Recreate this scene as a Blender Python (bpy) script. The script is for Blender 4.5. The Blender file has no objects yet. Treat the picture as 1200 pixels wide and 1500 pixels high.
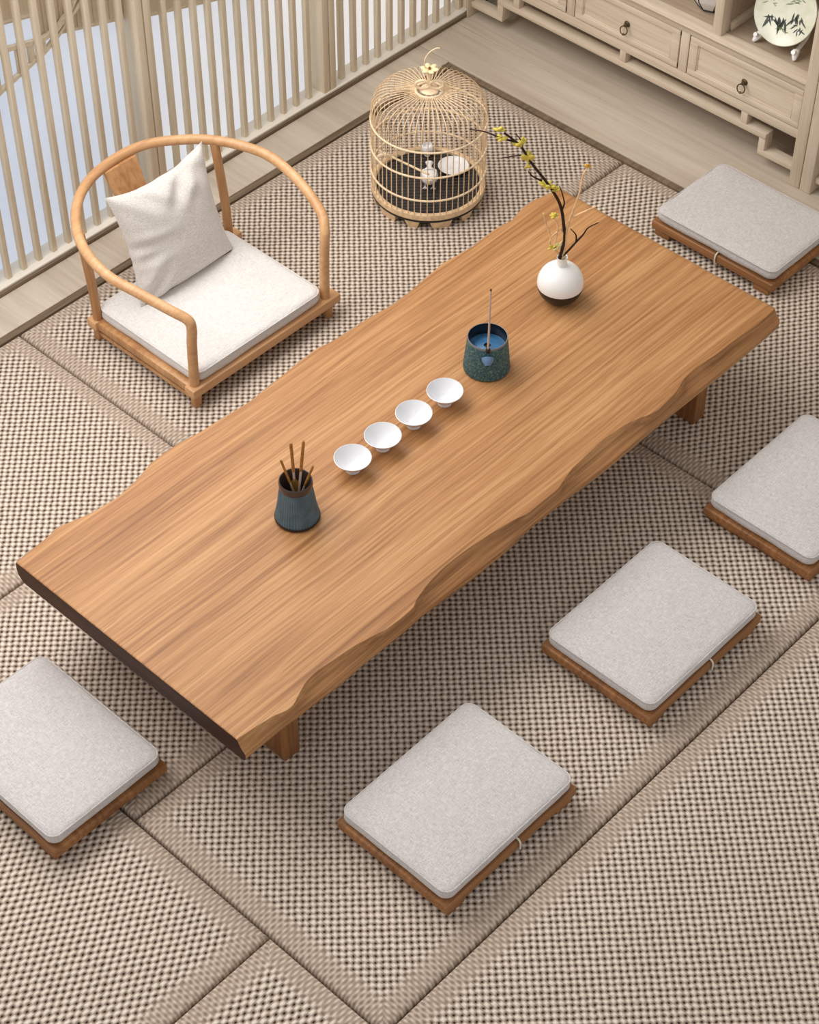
import bpy, bmesh, math, random
from mathutils import Vector, Matrix
random.seed(7)
scene = bpy.context.scene
COL = scene.collection
PI = math.pi

# ------------------------------------------------------------------ helpers
def lin(c):
    return tuple((v/255/12.92) if v/255 <= .04045 else ((v/255+.055)/1.055)**2.4 for v in c)

def rgba(c): return (*lin(c), 1)

class N:
    """small node-tree writer"""
    def __init__(s, name):
        s.m = bpy.data.materials.new(name); s.m.use_nodes = True
        s.t = s.m.node_tree; s.t.nodes.clear()
        s.out = s.t.nodes.new('ShaderNodeOutputMaterial')
        s.b = s.t.nodes.new('ShaderNodeBsdfPrincipled')
        s.t.links.new(s.b.outputs[0], s.out.inputs[0])
    def n(s, typ, **kw):
        nd = s.t.nodes.new(typ)
        for k, v in kw.items(): setattr(nd, k, v)
        return nd
    def l(s, a, b): s.t.links.new(a, b)
    def set(s, nd, i, v):
        if hasattr(v, 'is_output'): s.l(v, nd.inputs[i])
        else: nd.inputs[i].default_value = v
    def math(s, op, a, b=0.0, c=0.0, clamp=False):
        nd = s.n('ShaderNodeMath', operation=op, use_clamp=clamp)
        s.set(nd, 0, a); s.set(nd, 1, b)
        if len(nd.inputs) > 2: s.set(nd, 2, c)
        return nd.outputs[0]
    def coords(s, kind='Object'):
        return s.n('ShaderNodeTexCoord').outputs[kind]
    def mapping(s, v, scale=(1,1,1), rot=(0,0,0), loc=(0,0,0)):
        nd = s.n('ShaderNodeMapping'); s.l(v, nd.inputs[0])
        nd.inputs['Scale'].default_value = scale; nd.inputs['Rotation'].default_value = rot
        nd.inputs['Location'].default_value = loc
        return nd.outputs[0]
    def noise(s, v, scale, detail=3, rough=.5, dist=0.0):
        nd = s.n('ShaderNodeTexNoise'); s.l(v, nd.inputs['Vector'])
        nd.inputs['Scale'].default_value = scale; nd.inputs['Detail'].default_value = detail
        nd.inputs['Roughness'].default_value = rough; nd.inputs['Distortion'].default_value = dist
        return nd.outputs['Fac']
    def ramp(s, f, stops, interp='LINEAR'):
        nd = s.n('ShaderNodeValToRGB'); s.l(f, nd.inputs[0])
        r = nd.color_ramp; r.interpolation = interp
        r.elements[0].position, r.elements[0].color = stops[0][0], rgba(stops[0][1])
        r.elements[1].position, r.elements[1].color = stops[-1][0], rgba(stops[-1][1])
        for p, c in stops[1:-1]:
            e = r.elements.new(p); e.color = rgba(c)
        return nd.outputs[0]
    def mix(s, f, a, b, blend='MIX'):
        nd = s.n('ShaderNodeMix', data_type='RGBA', blend_type=blend)
        s.set(nd, 0, f); s.set(nd, 6, a); s.set(nd, 7, b)
        return nd.outputs[2]
    def bump(s, h, strength, dist=.01):
        nd = s.n('ShaderNodeBump'); nd.inputs['Strength'].default_value = strength
        nd.inputs['Distance'].default_value = dist
        s.l(h, nd.inputs['Height']); s.l(nd.outputs[0], s.b.inputs['Normal'])
    def color(s, c): s.set(s.b, 'Base Color', c)
    def rough(s, v): s.set(s.b, 'Roughness', v)
    def spec(s, v): s.b.inputs['Specular IOR Level'].default_value = v

def plain(name, c, rough=.5, metal=0.0, spec=.5, var=.0, scale=30):
    m = N(name)
    if var > 0:
        f = m.noise(m.coords(), scale, 4)
        lo = tuple(max(0, v*(1-var)) for v in c); hi = tuple(min(255, v*(1+var)) for v in c)
        m.color(m.ramp(f, [(.3, lo), (.7, hi)]))
    else:
        m.color(rgba(c))
    m.rough(rough); m.b.inputs['Metallic'].default_value = metal; m.spec(spec)
    return m.m

def wood(name, dark, mid, light, axis='x', scale=1.0, rough=.5, stretch=14, spec=.4, bump=.15, bands=.5, pores=.35, fine=1.0):
    """straight-grained timber: broad figure, fine streaks and thin dark pore lines along one axis"""
    m = N(name); v = m.coords()
    def sc(k, along):
        return {'x': (along, k, k), 'y': (k, along, k), 'z': (k, k, along)}[axis]
    wig = m.noise(m.mapping(v, sc(3*scale, .9*scale)), 1.5, 2)
    vv = m.n('ShaderNodeVectorMath', operation='MULTIPLY_ADD'); m.l(v, vv.inputs[0])
    vv.inputs[1].default_value = (1, 1, 1)
    off = m.n('ShaderNodeCombineXYZ')
    for q in range(3): m.l(m.math('MULTIPLY', m.math('SUBTRACT', wig, .5), .03), off.inputs[q])
    m.l(off.outputs[0], vv.inputs[2]); vw = vv.outputs[0]
    streak = m.noise(m.mapping(vw, sc(stretch*6*scale*fine, 1.6*scale)), 1.0, 5, .6)
    broad = m.noise(m.mapping(vw, sc(stretch*.85*scale, .7*scale), loc=(3.1, 1.7, .3)), 1.0, 4, .55, .3)
    f = m.math('ADD', m.math('MULTIPLY', streak, 1-bands), m.math('MULTIPLY', broad, bands))
    c = m.ramp(f, [(.34, dark), (.49, mid), (.63, light)])
    pore = m.noise(m.mapping(vw, sc(stretch*17*scale*fine, 4.5*scale), loc=(7, 2, 5)), 1.0, 2, .5)
    pm = m.math('MULTIPLY', m.math('SUBTRACT', pore, .56), 7.0, clamp=True)
    c = m.mix(m.math('MULTIPLY', pm, pores), c, rgba(dark))
    m.color(c); m.rough(rough); m.spec(spec)
    m.bump(m.math('SUBTRACT', streak, m.math('MULTIPLY', pm, .3)), bump, .0015)
    return m.m

def linen(name, a, b, thread=.0016, rough=.95):
    """plain-weave linen with slubby threads"""
    m = N(name); v = m.coords()
    n1 = m.noise(m.mapping(v, (60, 640, 640)), 1.0, 2, .6)
    n2 = m.noise(m.mapping(v, (640, 60, 640)), 1.0, 2, .6)
    n3 = m.noise(v, 480, 2, .6)
    n4 = m.noise(v, 16, 2, .5)
    f = m.math('ADD', m.math('MULTIPLY', m.math('ADD', n1, n2), .30), m.math('ADD', m.math('MULTIPLY', n3, .38), m.math('MULTIPLY', n4, .02)))
    m.color(m.ramp(f, [(.40, a), (.60, b)])); m.rough(rough); m.spec(.12)
    m.b.inputs['Sheen Weight'].default_value = .12
    m.bump(f, .25, .001)
    return m.m

def put(name, bm, mats, parent=None, smooth=True, loc=None, sharp=40):
    me = bpy.data.meshes.new(name); bm.to_mesh(me); bm.free()
    for mt in (mats if isinstance(mats, (list, tuple)) else [mats]): me.materials.append(mt)
    if smooth:
        for p in me.polygons: p.use_smooth = True
        try: me.set_sharp_from_angle(angle=math.radians(sharp))
        except Exception: pass
    o = bpy.data.objects.new(name, me); COL.objects.link(o)
    if parent is not None: o.parent = parent
    if loc is not None: o.location = loc
    return o

def tag(o, label, cat, group=None):
    o['label'] = label; o['category'] = cat
    if group: o['group'] = group
    return o

def thing(name, label, cat, loc=(0, 0, 0), rotz=0, group=None):
    o = bpy.data.objects.new(name, None); COL.objects.link(o)
    o.empty_display_size = .05; o.location = loc; o.rotation_euler = (0, 0, rotz)
    return tag(o, label, cat, group)

def structure(o):
    o['kind'] = 'structure'; return o

def copy_tree(o, parent=None):
    c = o.copy(); COL.objects.link(c)
    if parent is not None: c.parent = parent
    for ch in list(o.children): copy_tree(ch, c)
    return c

def box(bm, x0, x1, y0, y1, z0, z1, bev=0.0, seg=2, mat=0):
    b2 = bmesh.new()
    bmesh.ops.create_cube(b2, size=1)
    for v in b2.verts:
        v.co = Vector(((x0+x1)/2+v.co.x*(x1-x0), (y0+y1)/2+v.co.y*(y1-y0), (z0+z1)/2+v.co.z*(z1-z0)))
    if bev > 0:
        bmesh.ops.bevel(b2, geom=list(b2.edges), offset=bev, segments=seg, profile=.5, affect='EDGES')
    for f in b2.faces: f.material_index = mat
    merge(bm, b2)

def merge(bm, b2):
    me = bpy.data.meshes.new('tmp'); b2.to_mesh(me); b2.free()
    bm.from_mesh(me); bpy.data.meshes.remove(me)

def boxbm(*a, **k):
    bm = bmesh.new(); box(bm, *a, **k); return bm

def lathe(bm, prof, seg=48, cx=0, cy=0, rip=0, ripamp=0, mat=0):
    rings = []
    for r, z in prof:
        if r < 1e-6: rings.append([bm.verts.new((cx, cy, z))])
        else:
            ring = []
            for i in range(seg):
                a = 2*PI*i/seg
                rr = r*(1+ripamp*math.cos(rip*a)) if rip else r
                ring.append(bm.verts.new((cx+rr*math.cos(a), cy+rr*math.sin(a), z)))
            rings.append(ring)
    for A, B in zip(rings, rings[1:]):
        for i in range(seg):
            j = (i+1) % seg
            if len(A) == 1 and len(B) == 1: continue
            if len(A) == 1: f = bm.faces.new((A[0], B[j], B[i]))
            elif len(B) == 1: f = bm.faces.new((A[i], A[j], B[0]))
            else: f = bm.faces.new((A[i], A[j], B[j], B[i]))
            f.material_index = mat
    bmesh.ops.recalc_face_normals(bm, faces=bm.faces)

def catmull(pts, n=6, closed=False):
    P = [Vector(p) for p in pts]; out = []
    m = len(P)
    rng = range(m if closed else m-1)
    for i in rng:
        if closed: a, b, c, d = P[i-1], P[i], P[(i+1) % m], P[(i+2) % m]
        else:
            a, b, c, d = P[max(i-1, 0)], P[i], P[i+1], P[min(i+2, m-1)]
        for k in range(n):
            t = k/n
            out.append(.5*((2*b)+(c-a)*t+(2*a-5*b+4*c-d)*t*t+(3*b-a-3*c+d)*t**3))
    if not closed: out.append(P[-1])
    return out

def tube(bm, pts, r, seg=10, closed=False, mat=0, flat=None):
    """sweep a circle (or ellipse: flat=(a,b)) along pts; r may be a list"""
    P = [Vector(p) for p in pts]; m = len(P)
    R = r if isinstance(r, (list, tuple)) else [r]*m
    T = []
    for i in range(m):
        if closed: t = P[(i+1) % m]-P[i-1]
        else: t = P[min(i+1, m-1)]-P[max(i-1, 0)]
        T.append(t.normalized())
    ref = Vector((0, 0, 1)) if abs(T[0].z) < .9 else Vector((1, 0, 0))
    nrm = (ref-T[0]*ref.dot(T[0])).normalized()
    rings = []
    for i in range(m):
        nrm = (nrm-T[i]*nrm.dot(T[i])).normalized()
        bn = T[i].cross(nrm)
        fa, fb = flat if flat else (1, 1)
        rings.append([bm.verts.new(P[i]+(nrm*math.cos(2*PI*k/seg)*fa+bn*math.sin(2*PI*k/seg)*fb)*R[i]) for k in range(seg)])
    pairs = list(zip(rings, rings[1:]))
    if closed: pairs.append((rings[-1], rings[0]))
    for A, B in pairs:
        for k in range(seg):
            j = (k+1) % seg
            f = bm.faces.new((A[k], A[j], B[j], B[k])); f.material_index = mat
    if not closed:
        for ring, s in ((rings[0], 1), (rings[-1], -1)):
            f = bm.faces.new(ring[::-1] if s > 0 else ring); f.material_index = mat
    bmesh.ops.recalc_face_normals(bm, faces=bm.faces)

def rrect(hx, hy, rad, n=8, wob=0.0, ph=0.0):
    pts = []
    for cx, cy, a0 in ((hx-rad, hy-rad, 0), (-hx+rad, hy-rad, 90), (-hx+rad, -hy+rad, 180), (hx-rad, -hy+rad, 270)):
        for k in range(n+1):
            a = math.radians(a0+90*k/n)
            pts.append((cx+rad*math.cos(a), cy+rad*math.sin(a)))
    # extra points along the long edges
    out = []
    for i, p in enumerate(pts):
        q = pts[(i+1) % len(pts)]
        d = math.hypot(q[0]-p[0], q[1]-p[1]); k = max(1, int(d/.03))
        for s in range(k):
            x, y = p[0]+(q[0]-p[0])*s/k, p[1]+(q[1]-p[1])*s/k
            w = 1+wob*(math.sin(9*x/hx*1.3+ph)+math.sin(7*y/hy*1.7+ph*2))*.5
            out.append((x*w, y*w))
    return out

def pad(bm, hx, hy, z0, z1, rad=.035, ph=0.0, puff=.006):
    """stitched seat cushion: boxed edge with a piped seam, gently domed top"""
    h = z1-z0
    prof = [(.022, 0), (.012, .05), (.004, .16), (0, .34), (.0005, .55), (.003, .72), (.0035, .78), (.0015, .82), (.003, .87),
            (.008, .93), (.016, .975), (.03, 1.0), (.06, 1.0+.4*puff/h), (.10, 1.0+.8*puff/h), (.14, 1.0+puff/h)]
    mn = min(hx, hy)
    rings = []
    for ins, f in prof:
        sx, sy = hx-ins, hy-ins
        rr = max(rad-ins*.5, .02) if min(sx, sy) > .06 else min(sx, sy)*.4
        wob = .004*(1-min(1, ins/.1))
        base = rrect(hx, hy, rad, 8, 0, ph)
        ring = []
        for (x, y) in base:
            kx, ky = sx/hx, sy/hy
            w = 1+wob*(math.sin(11*x/hx+ph)+math.sin(8*y/hy+2*ph+1))*.5
            zz = z0+h*f+.0022*math.sin(7*x/hx+ph*3)*math.sin(6*y/hy+ph)*max(0, 1-abs(ins-.008)/.02)
            ring.append(bm.verts.new((x*kx*w, y*ky*w, zz)))
        rings.append(ring)
    n = len(rings[0])
    for A, B in zip(rings, rings[1:]):
        for k in range(n):
            j = (k+1) % n
            bm.faces.new((A[k], A[j], B[j], B[k]))
    bm.faces.new(rings[0][::-1])
    c = bm.verts.new((0, 0, z0+h*(1+puff/h)))
    last = rings[-1]
    for k in range(n): bm.faces.new((last[k], last[(k+1) % n], c))
    bmesh.ops.recalc_face_normals(bm, faces=bm.faces)

# ------------------------------------------------------------------ materials
M_table = wood('table_wood', (134, 88, 50), (174, 124, 78), (198, 150, 101), 'x', 1.0, .45, 13, .3, .10, .40, .45, 1.35)
M_tend = wood('table_end_grain_shaded', (40, 20, 13), (60, 33, 20), (78, 46, 28), 'y', 1.2, .55, 10, .3, .15, .4)  # end grain, its colour also holding the shade on this end face
M_leg = wood('table_leg_wood', (112, 70, 38), (148, 98, 56), (170, 118, 70), 'z', 1.6, .45, 12)
M_chair = wood('chair_wood', (192, 142, 96), (207, 159, 112), (220, 174, 128), 'x', 2.0, .38, 6, .45, .05, .5, .25)
M_chairz = wood('chair_post_wood', (160, 110, 68), (190, 141, 94), (208, 160, 112), 'z', 2.0, .38, 6, .45, .05, .5, .25)
M_seatx = wood('seat_board_wood', (112, 70, 38), (146, 98, 56), (172, 120, 74), 'x', 2.0, .45, 9, .4, .1, .5, .3)
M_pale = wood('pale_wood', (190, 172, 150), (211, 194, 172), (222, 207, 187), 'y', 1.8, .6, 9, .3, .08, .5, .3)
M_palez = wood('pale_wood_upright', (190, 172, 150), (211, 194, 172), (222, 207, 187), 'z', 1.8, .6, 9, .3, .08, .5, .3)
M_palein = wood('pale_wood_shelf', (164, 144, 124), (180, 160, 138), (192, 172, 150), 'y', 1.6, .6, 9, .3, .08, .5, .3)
M_slat = wood('slat_wood', (212, 196, 170), (224, 210, 186), (232, 220, 198), 'z', 2.0, .6, 8, .3, .05, .5, .2)
M_sill = wood('sill_wood', (222, 212, 196), (232, 224, 210), (238, 232, 220), 'x', 1.2, .55, 8, .3, .04, .5, .15)
M_floor = wood('floor_wood', (180, 165, 147), (196, 182, 164), (208, 195, 178), 'y', 1.1, .55, 8, .3, .06, .55, .3)
M_trim = wood('trim_wood', (96, 80, 62), (116, 98, 78), (132, 114, 92), 'x', 1.6, .6, 10, .3, .1, .4)
M_linen = linen('seat_linen', (180, 174, 171), (219, 214, 211))
M_linen2 = linen('chair_linen', (200, 195, 191), (236, 232, 229))
M_pillow = linen('pillow_linen', (194, 187, 181), (238, 233, 228))
M_cord = plain('cord', (226, 218, 204), .8)
M_white = plain('white_glaze', (240, 239, 236), .22, 0, .5)
M_cup = plain('cup_glaze', (226, 226, 229), .22, 0, .5)
M_porc = plain('white_porcelain', (244, 243, 242), .25, 0, .5)
M_black = plain('black_glaze', (24, 20, 19), .35)
M_bam = plain('bamboo', (232, 202, 162), .45, 0, .4, .08, 60)
M_bamd = plain('bamboo_hoop', (238, 214, 180), .45, 0, .4, .05, 60)
M_brass = plain('brass', (150, 106, 44), .35, .85)
M_iron = plain('aged_bronze', (96, 80, 56), .42, .7)
M_bark = plain('dark_bark', (52, 34, 24), .8, 0, .3, .2, 90)
M_twig = plain('pale_twig', (230, 190, 144), .7, 0, .3, .1, 90)
M_petal = plain('yellow_petal', (206, 188, 84), .7, 0, .2, .12, 150)
M_petalc = plain('cream_petal', (226, 214, 150), .7, 0, .2, .1, 150)
M_petalo = plain('orange_bud', (206, 160, 66), .7, 0, .2, .1, 150)
M_stick = plain('incense', (190, 168, 150), .8, 0, .2)
M_glazeblue = plain('blue_glaze', (58, 106, 146), .25, 0, .5, .12, 40)

def mat_ribbed():
    m = N('slate_ribbed_glaze'); v = m.coords()
    f = m.noise(v, 40, 3); z = m.n('ShaderNodeSeparateXYZ'); m.l(v, z.inputs[0])
    c = m.ramp(f, [(.3, (64, 86, 100)), (.7, (84, 108, 118))])
    m.color(c); m.rough(.45); m.spec(.4); return m.m
M_rib = mat_ribbed()

def mat_speck():
    m = N('teal_speckled_glaze'); v = m.coords()
    f = m.noise(v, 190, 4, .65)
    m.color(m.ramp(f, [(.30, (16, 38, 48)), (.46, (40, 84, 98)), (.57, (64, 100, 94)), (.68, (128, 142, 124))]))
    m.rough(.55); m.bump(f, .8, .003); return m.m
M_speck = mat_speck()

def mat_groove():
    m = N('black_grooved_tray'); v = m.coords()
    s = m.n('ShaderNodeSeparateXYZ'); m.l(m.mapping(v, rot=(0, 0, math.radians(-46.8))), s.inputs[0])
    w = m.math('SINE', m.math('MULTIPLY', s.outputs[0], 2*PI/.016))
    m.color(m.ramp(m.math('MULTIPLY_ADD', w, .5, .5), [(.25, (16, 13, 12)), (.8, (46, 40, 37))]))
    m.rough(.5); m.bump(w, .6, .003); return m.m
M_groove = mat_groove()

def mat_tatami(name, hx, hy, swap, seed):
    """woven rush: staggered pale floats over a brown ground, fine ribbed edge band"""
    m = N(name); v = m.coords(); s = m.n('ShaderNodeSeparateXYZ'); m.l(v, s.inputs[0])
    X, Y = s.outputs[0], s.outputs[1]
    u, w = (X, Y) if swap else (Y, X)
    PU, PW = (.030, .021) if swap else (.0235, .0235)
    jit = m.noise(v, 45, 3); jit2 = m.noise(m.mapping(v, loc=(4, 9, 2)), 45, 3)
    uu = m.math('MULTIPLY_ADD', jit, .009, u); ww = m.math('MULTIPLY_ADD', jit2, .008, w)
    su = m.math('SINE', m.math('MULTIPLY', uu, 2*PI/PU)); sw = m.math('SINE', m.math('MULTIPLY', ww, 2*PI/PW))
    f = m.math('MULTIPLY', su, sw)
    # edge band
    dx = m.math('SUBTRACT', hx, m.math('ABSOLUTE', X)); dy = m.math('SUBTRACT', hy, m.math('ABSOLUTE', Y))
    d = m.math('MINIMUM', dx, dy)
    band = m.math('SUBTRACT', 1.0, m.math('MULTIPLY', m.math('SUBTRACT', d, .035), 1/.03, clamp=True))
    nz = m.n('ShaderNodeMath', operation='LESS_THAN'); m.l(dx, nz.inputs[0]); m.l(dy, nz.inputs[1])
    along = m.math('ADD', m.math('MULTIPLY', Y, nz.outputs[0]), m.math('MULTIPLY', X, m.math('SUBTRACT', 1.0, nz.outputs[0])))
    rib = m.math('SINE', m.math('MULTIPLY', along, 2*PI/.0105))
    fine = m.math('MULTIPLY_ADD', rib, .30, m.math('MULTIPLY', m.math('MULTIPLY', su, sw), .38))
    g = m.math('ADD', m.math('MULTIPLY', f, m.math('SUBTRACT', 1.0, band)), m.math('MULTIPLY', fine, band))
    n2 = m.noise(v, 7, 3)
    g2 = m.math('MULTIPLY_ADD', g, .5, .5)
    c = m.ramp(g2, [(0, (34, 26, 21)), (.07, (58, 45, 37)), (.17, (138, 120, 105)), (.40, (168, 151, 136)), (.60, (214, 200, 185)), (1, (238, 227, 214))])
    ln = m.math('SUBTRACT', 1.0, m.math('MULTIPLY', m.math('ABSOLUTE', sw), 2.6), clamp=True)
    c = m.mix(m.math('MULTIPLY', ln, .55), c, rgba((120, 103, 89)))
    c2 = m.ramp(g2, [(.15, (136, 119, 104)), (.5, (180, 163, 147)), (.8, (214, 199, 182))])
    cc = m.mix(band, c, c2)
    cc = m.mix(.25, cc, m.mix(n2, rgba((200, 186, 172)), rgba((255, 250, 244))), 'MULTIPLY')
    m.color(cc); m.rough(.85); m.spec(.2)
    m.bump(g, .55, .004)
    return m.m

# ------------------------------------------------------------------ floor, platform, mats
WX, WY = 1.635, 1.252          # inner corner of the wooden border round the mats
bm = bmesh.new(); box(bm, -3.4, 2.5, -3.4, 1.75, -.09, -.05)
structure(put('floor', bm, plain('subfloor', (70, 58, 46), .8)))
bm = bmesh.new()               # boards along the window and along the cabinet
x = -3.2
while x < WX-.3:
    w = 6.0; box(bm, x+.0008, min(x+w, WX-.02)-.0008, WY, 1.412, -.05, 0, .0012, 1); x += w
for i, (x0, x1) in enumerate(((WX, 1.83), (1.83, 2.04), (2.04, 2.3))):
    for (y0, y1) in ((-3.2, -.62), (-.62, 1.412)):
        box(bm, x0+.0006, x1-.0006, y0+.0006, y1-.0006, -.05, 0, .0012, 1)
box(bm, WX-.02, WX, WY, 1.412, -.05, 0, .0012, 1)
structure(put('floor', bm, M_floor))
bm = bmesh.new(); box(bm, -3.2, WX, WY-.022, WY, -.05, -.004, .002)
structure(put('trim_1', bm, M_trim))
bm = bmesh.new(); box(bm, WX-.022, WX, -3.2, WY-.022, -.05, -.004, .002)
structure(put('trim_2', bm, M_trim))

MX1, MY1 = WX-.024, WY-.024    # outer edge of the mats
mats = [  # x0,x1,y0,y1, short pale threads across, label
    (-2.2, -.304, .448, MY1, False, 'woven tatami mat at the left edge, beside the window, left of the armchair'),
    (-.304, MX1, .448, MY1, False, 'woven tatami mat along the window carrying the low armchair and the birdcage'),
    (-1.228, .618, -.340, .448, False, 'woven tatami mat hidden for the most part under the wooden low table'),
    (-1.228, .618, -1.168, -.340, False, 'woven tatami mat in front of the table carrying two low stools side by side'),
    (.618, MX1, -1.4, .448, True, 'woven tatami mat at the right end of the table, beside the pale cabinet floor'),
    (-2.1, -1.228, -.808, .448, True, 'woven tatami mat at the dark end of the table, under the bottom left stool'),
    (-2.1, -1.228, -2.7, -.808, True, 'woven tatami mat in the bottom left corner with nothing standing on it'),
    (-1.228, .618, -2.0, -1.168, False, 'empty woven tatami mat in the bottom right corner below the long seam'),
]
for i, (x0, x1, y0, y1, sw, lab) in enumerate(mats):
    g = .0022
    hx, hy = (x1-x0)/2-g, (y1-y0)/2-g
    bm = bmesh.new()
    rings = []
    for ins, z in ((.0, -.05), (0, -.016), (.0015, -.010), (.005, -.005), (.012, -.0018), (.03, 0)):
        rings.append([bm.verts.new((sx*(hx-ins), sy*(hy-ins), z)) for sx, sy in ((-1, -1), (1, -1), (1, 1), (-1, 1))])
    for A, B in zip(rings, rings[1:]):
        for k in range(4): bm.faces.new((A[k], A[(k+1) % 4], B[(k+1) % 4], B[k]))
    bm.faces.new(rings[-1]); bm.faces.new(rings[0][::-1])
    o = put('tatami_mat', bm, mat_tatami('tatami_weave_%d' % i, hx, hy, sw, i), None, True, ((x0+x1)/2, (y0+y1)/2, 0))
    tag(o, lab, 'mat', 'tatami mats')

# ------------------------------------------------------------------ window wall (slatted screen)
SY0, SY1 = 1.424, 1.444        # slat depth
ZT = 1.35
def mat_pane():
    m = N('frosted_pane'); v = m.coords()
    f = m.noise(m.mapping(v, (1, 1, .7)), 2.2, 3, .5, .4)
    s = m.n('ShaderNodeSeparateXYZ'); m.l(v, s.inputs[0])
    gx = m.math('MULTIPLY_ADD', s.outputs[0], .32, m.math('MULTIPLY', f, .55), clamp=True)
    c = m.ramp(gx, [(.1, (188, 201, 222)), (.45, (206, 214, 228)), (.85, (232, 233, 235))])
    m.color(c); m.rough(.5); m.l(c, m.b.inputs['Emission Color']); m.b.inputs['Emission Strength'].default_value = .6
    return m.m
M_pane = mat_pane()
bays = [('window_1', -1.12, .407), ('window_2', .466, 1.178), ('window_3', 1.237, 1.90)]
first = {'window_1': -.164-.0597*16, 'window_2': .4813, 'window_3': 1.2362+.0595}
for name, x0, x1 in bays:
    w = bpy.data.objects.new(name, None); COL.objects.link(w); structure(w); w.location = (0, 0, 0)
    bm = bmesh.new(); box(bm, x0, x1, 1.478, 1.486, .02, ZT-.04)
    put('pane', bm, M_pane, w, False)
    bm = bmesh.new(); box(bm, x0, x1, SY0-.006, SY1+.03, ZT-.05, ZT, .003)
    put('head_rail', bm, M_slat, w)
    x = first[name]
    if name == 'window_2': x = .898-.0597*7
    while x < x1-.004:
        if x-.018 > x0:
            bm = bmesh.new(); box(bm, x-.018, x, SY0, SY1, .0195, ZT-.045, .0025, 2)
            put('slat', bm, M_slat, w)
        x += .0597
bm = bmesh.new(); box(bm, -3.2, 1.98, 1.403, 1.56, 0.0, .0195, .002)
structure(put('trim_3', bm, M_sill))
bm = bmesh.new(); box(bm, -3.2, 1.90, 1.392, 1.403, 0.0, .014, .002)
structure(put('trim_4', bm, M_trim))
for i, (x0, x1) in enumerate(((.407, .466), (1.178, 1.237), (1.90, 1.96))):
    bm = bmesh.new()
    xm = (x0+x1)/2
    box(bm, x0, xm-.002, 1.408, 1.49, .0, ZT, .003); box(bm, xm+.002, x1, 1.408, 1.49, .0, ZT, .003)
    box(bm, xm-.003, xm+.003, 1.418, 1.48, .0, ZT)
    structure(put('trim_%d' % (5+i), bm, M_slat))
bm = bmesh.new(); box(bm, -3.2, 2.4, 1.60, 1.66, 0, ZT)
structure(put('wall_back', bm, plain('outer_wall', (214, 214, 212), .9)))

# sloping lattice valance behind the slats, with a moulded lower rail
def valance(pts, name, label):
    t = thing(name, label, 'lattice')
    a, b = Vector(pts[0]), Vector(pts[-1])
    bm = bmesh.new()
    x0, z0 = pts[0]; x1, z1 = pts[-1]
    vs = []
    for (x, z) in ((x0, z0), (x1, z1)):
        vs.append([bm.verts.new((x, 1.464, z)), bm.verts.new((x, 1.474, z)), bm.verts.new((x, 1.474, ZT-.06)), bm.verts.new((x, 1.464, ZT-.06))])
    for k in range(4): bm.faces.new((vs[0][k], vs[0][(k+1) % 4], vs[1][(k+1) % 4], vs[1][k]))
    bm.faces.new(vs[0][::-1]); bm.faces.new(vs[1])
    bmesh.ops.recalc_face_normals(bm, faces=bm.faces)
    put('panel', bm, M_slat, t, False)
    bm = bmesh.new(); tube(bm, [(x0, 1.467, z0), (x1, 1.467, z1)], .0075, 8)
    put('lower_rail', bm, M_slat, t)
    x = x0+.0298
    while x < x1:
        zb = z0+(z1-z0)*(x-x0)/(x1-x0)
        bm = bmesh.new(); box(bm, x-.006, x+.006, 1.4595, 1.4645, zb+.004, ZT-.06, .002, 1)
        put('batten', bm, M_slat, t); x += .0597
    return t
valance([(.09, .738), (.405, .657)], 'lattice_valance', 'pale lattice board behind the slats left of the first window post')
valance([(-.60, .965), (.086, .815)], 'lattice_valance', 'pale lattice board behind the slats in the top left corner of the picture')
valance([(.468, .630), (1.17, .45)], 'lattice_valance', 'pale lattice board behind the slats right of the first window post')
# tracery: two angled rails with short struts between them (left edge of the picture)
t = thing('window_tracery', 'angled pale wooden tracery crossing the slats in the top left corner', 'lattice')
U = [(-.35, .86), (-.20, .80), (-.048, .767), (.029, .750), (.092, .735), (.150, .745), (.206, .783), (.30, .90), (.42, 1.05)]
Lw = [(-.35, .53), (-.20, .59), (-.07, .644), (.036, .676), (.095, .694), (.145, .720), (.203, .762), (.246, .792), (.36, .93)]
def rail(pts, y0, y1, h):
    bm = bmesh.new(); vs = []
    for (x, z) in pts:
        vs.append([bm.verts.new((x, y0, z-h)), bm.verts.new((x, y1, z-h)), bm.verts.new((x, y1, z+h)), bm.verts.new((x, y0, z+h))])
    for A, B in zip(vs, vs[1:]):
        for k in range(4): bm.faces.new((A[k], A[(k+1) % 4], B[(k+1) % 4], B[k]))
    bm.faces.new(vs[0][::-1]); bm.faces.new(vs[-1])
    bmesh.ops.recalc_face_normals(bm, faces=bm.faces); return bm
put('upper_rail', rail(U, 1.4445, 1.4585, .007), M_slat, t, False)
put('lower_rail', rail(Lw, 1.4445, 1.4585, .006), M_slat, t, False)
for k in range(12):
    x = -.30+.03*k*1.45
    def zi(P, x):
        for a, b in zip(P, P[1:]):
            if a[0] <= x <= b[0]: return a[1]+(b[1]-a[1])*(x-a[0])/(b[0]-a[0])
        return None
    za, zb = zi(Lw, x), zi(U, x)
    if za and zb and zb-za > .015:
        put('strut', boxbm(x-.011, x+.011, 1.446, 1.457, za+.004, zb-.004, .002, 1), M_slat, t)

# ------------------------------------------------------------------ cabinet wall
bm = bmesh.new(); box(bm, 2.40, 2.46, -3.2, 1.66, 0, 1.6)
structure(put('wall_right', bm, plain('right_wall', (206, 200, 190), .9)))

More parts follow.
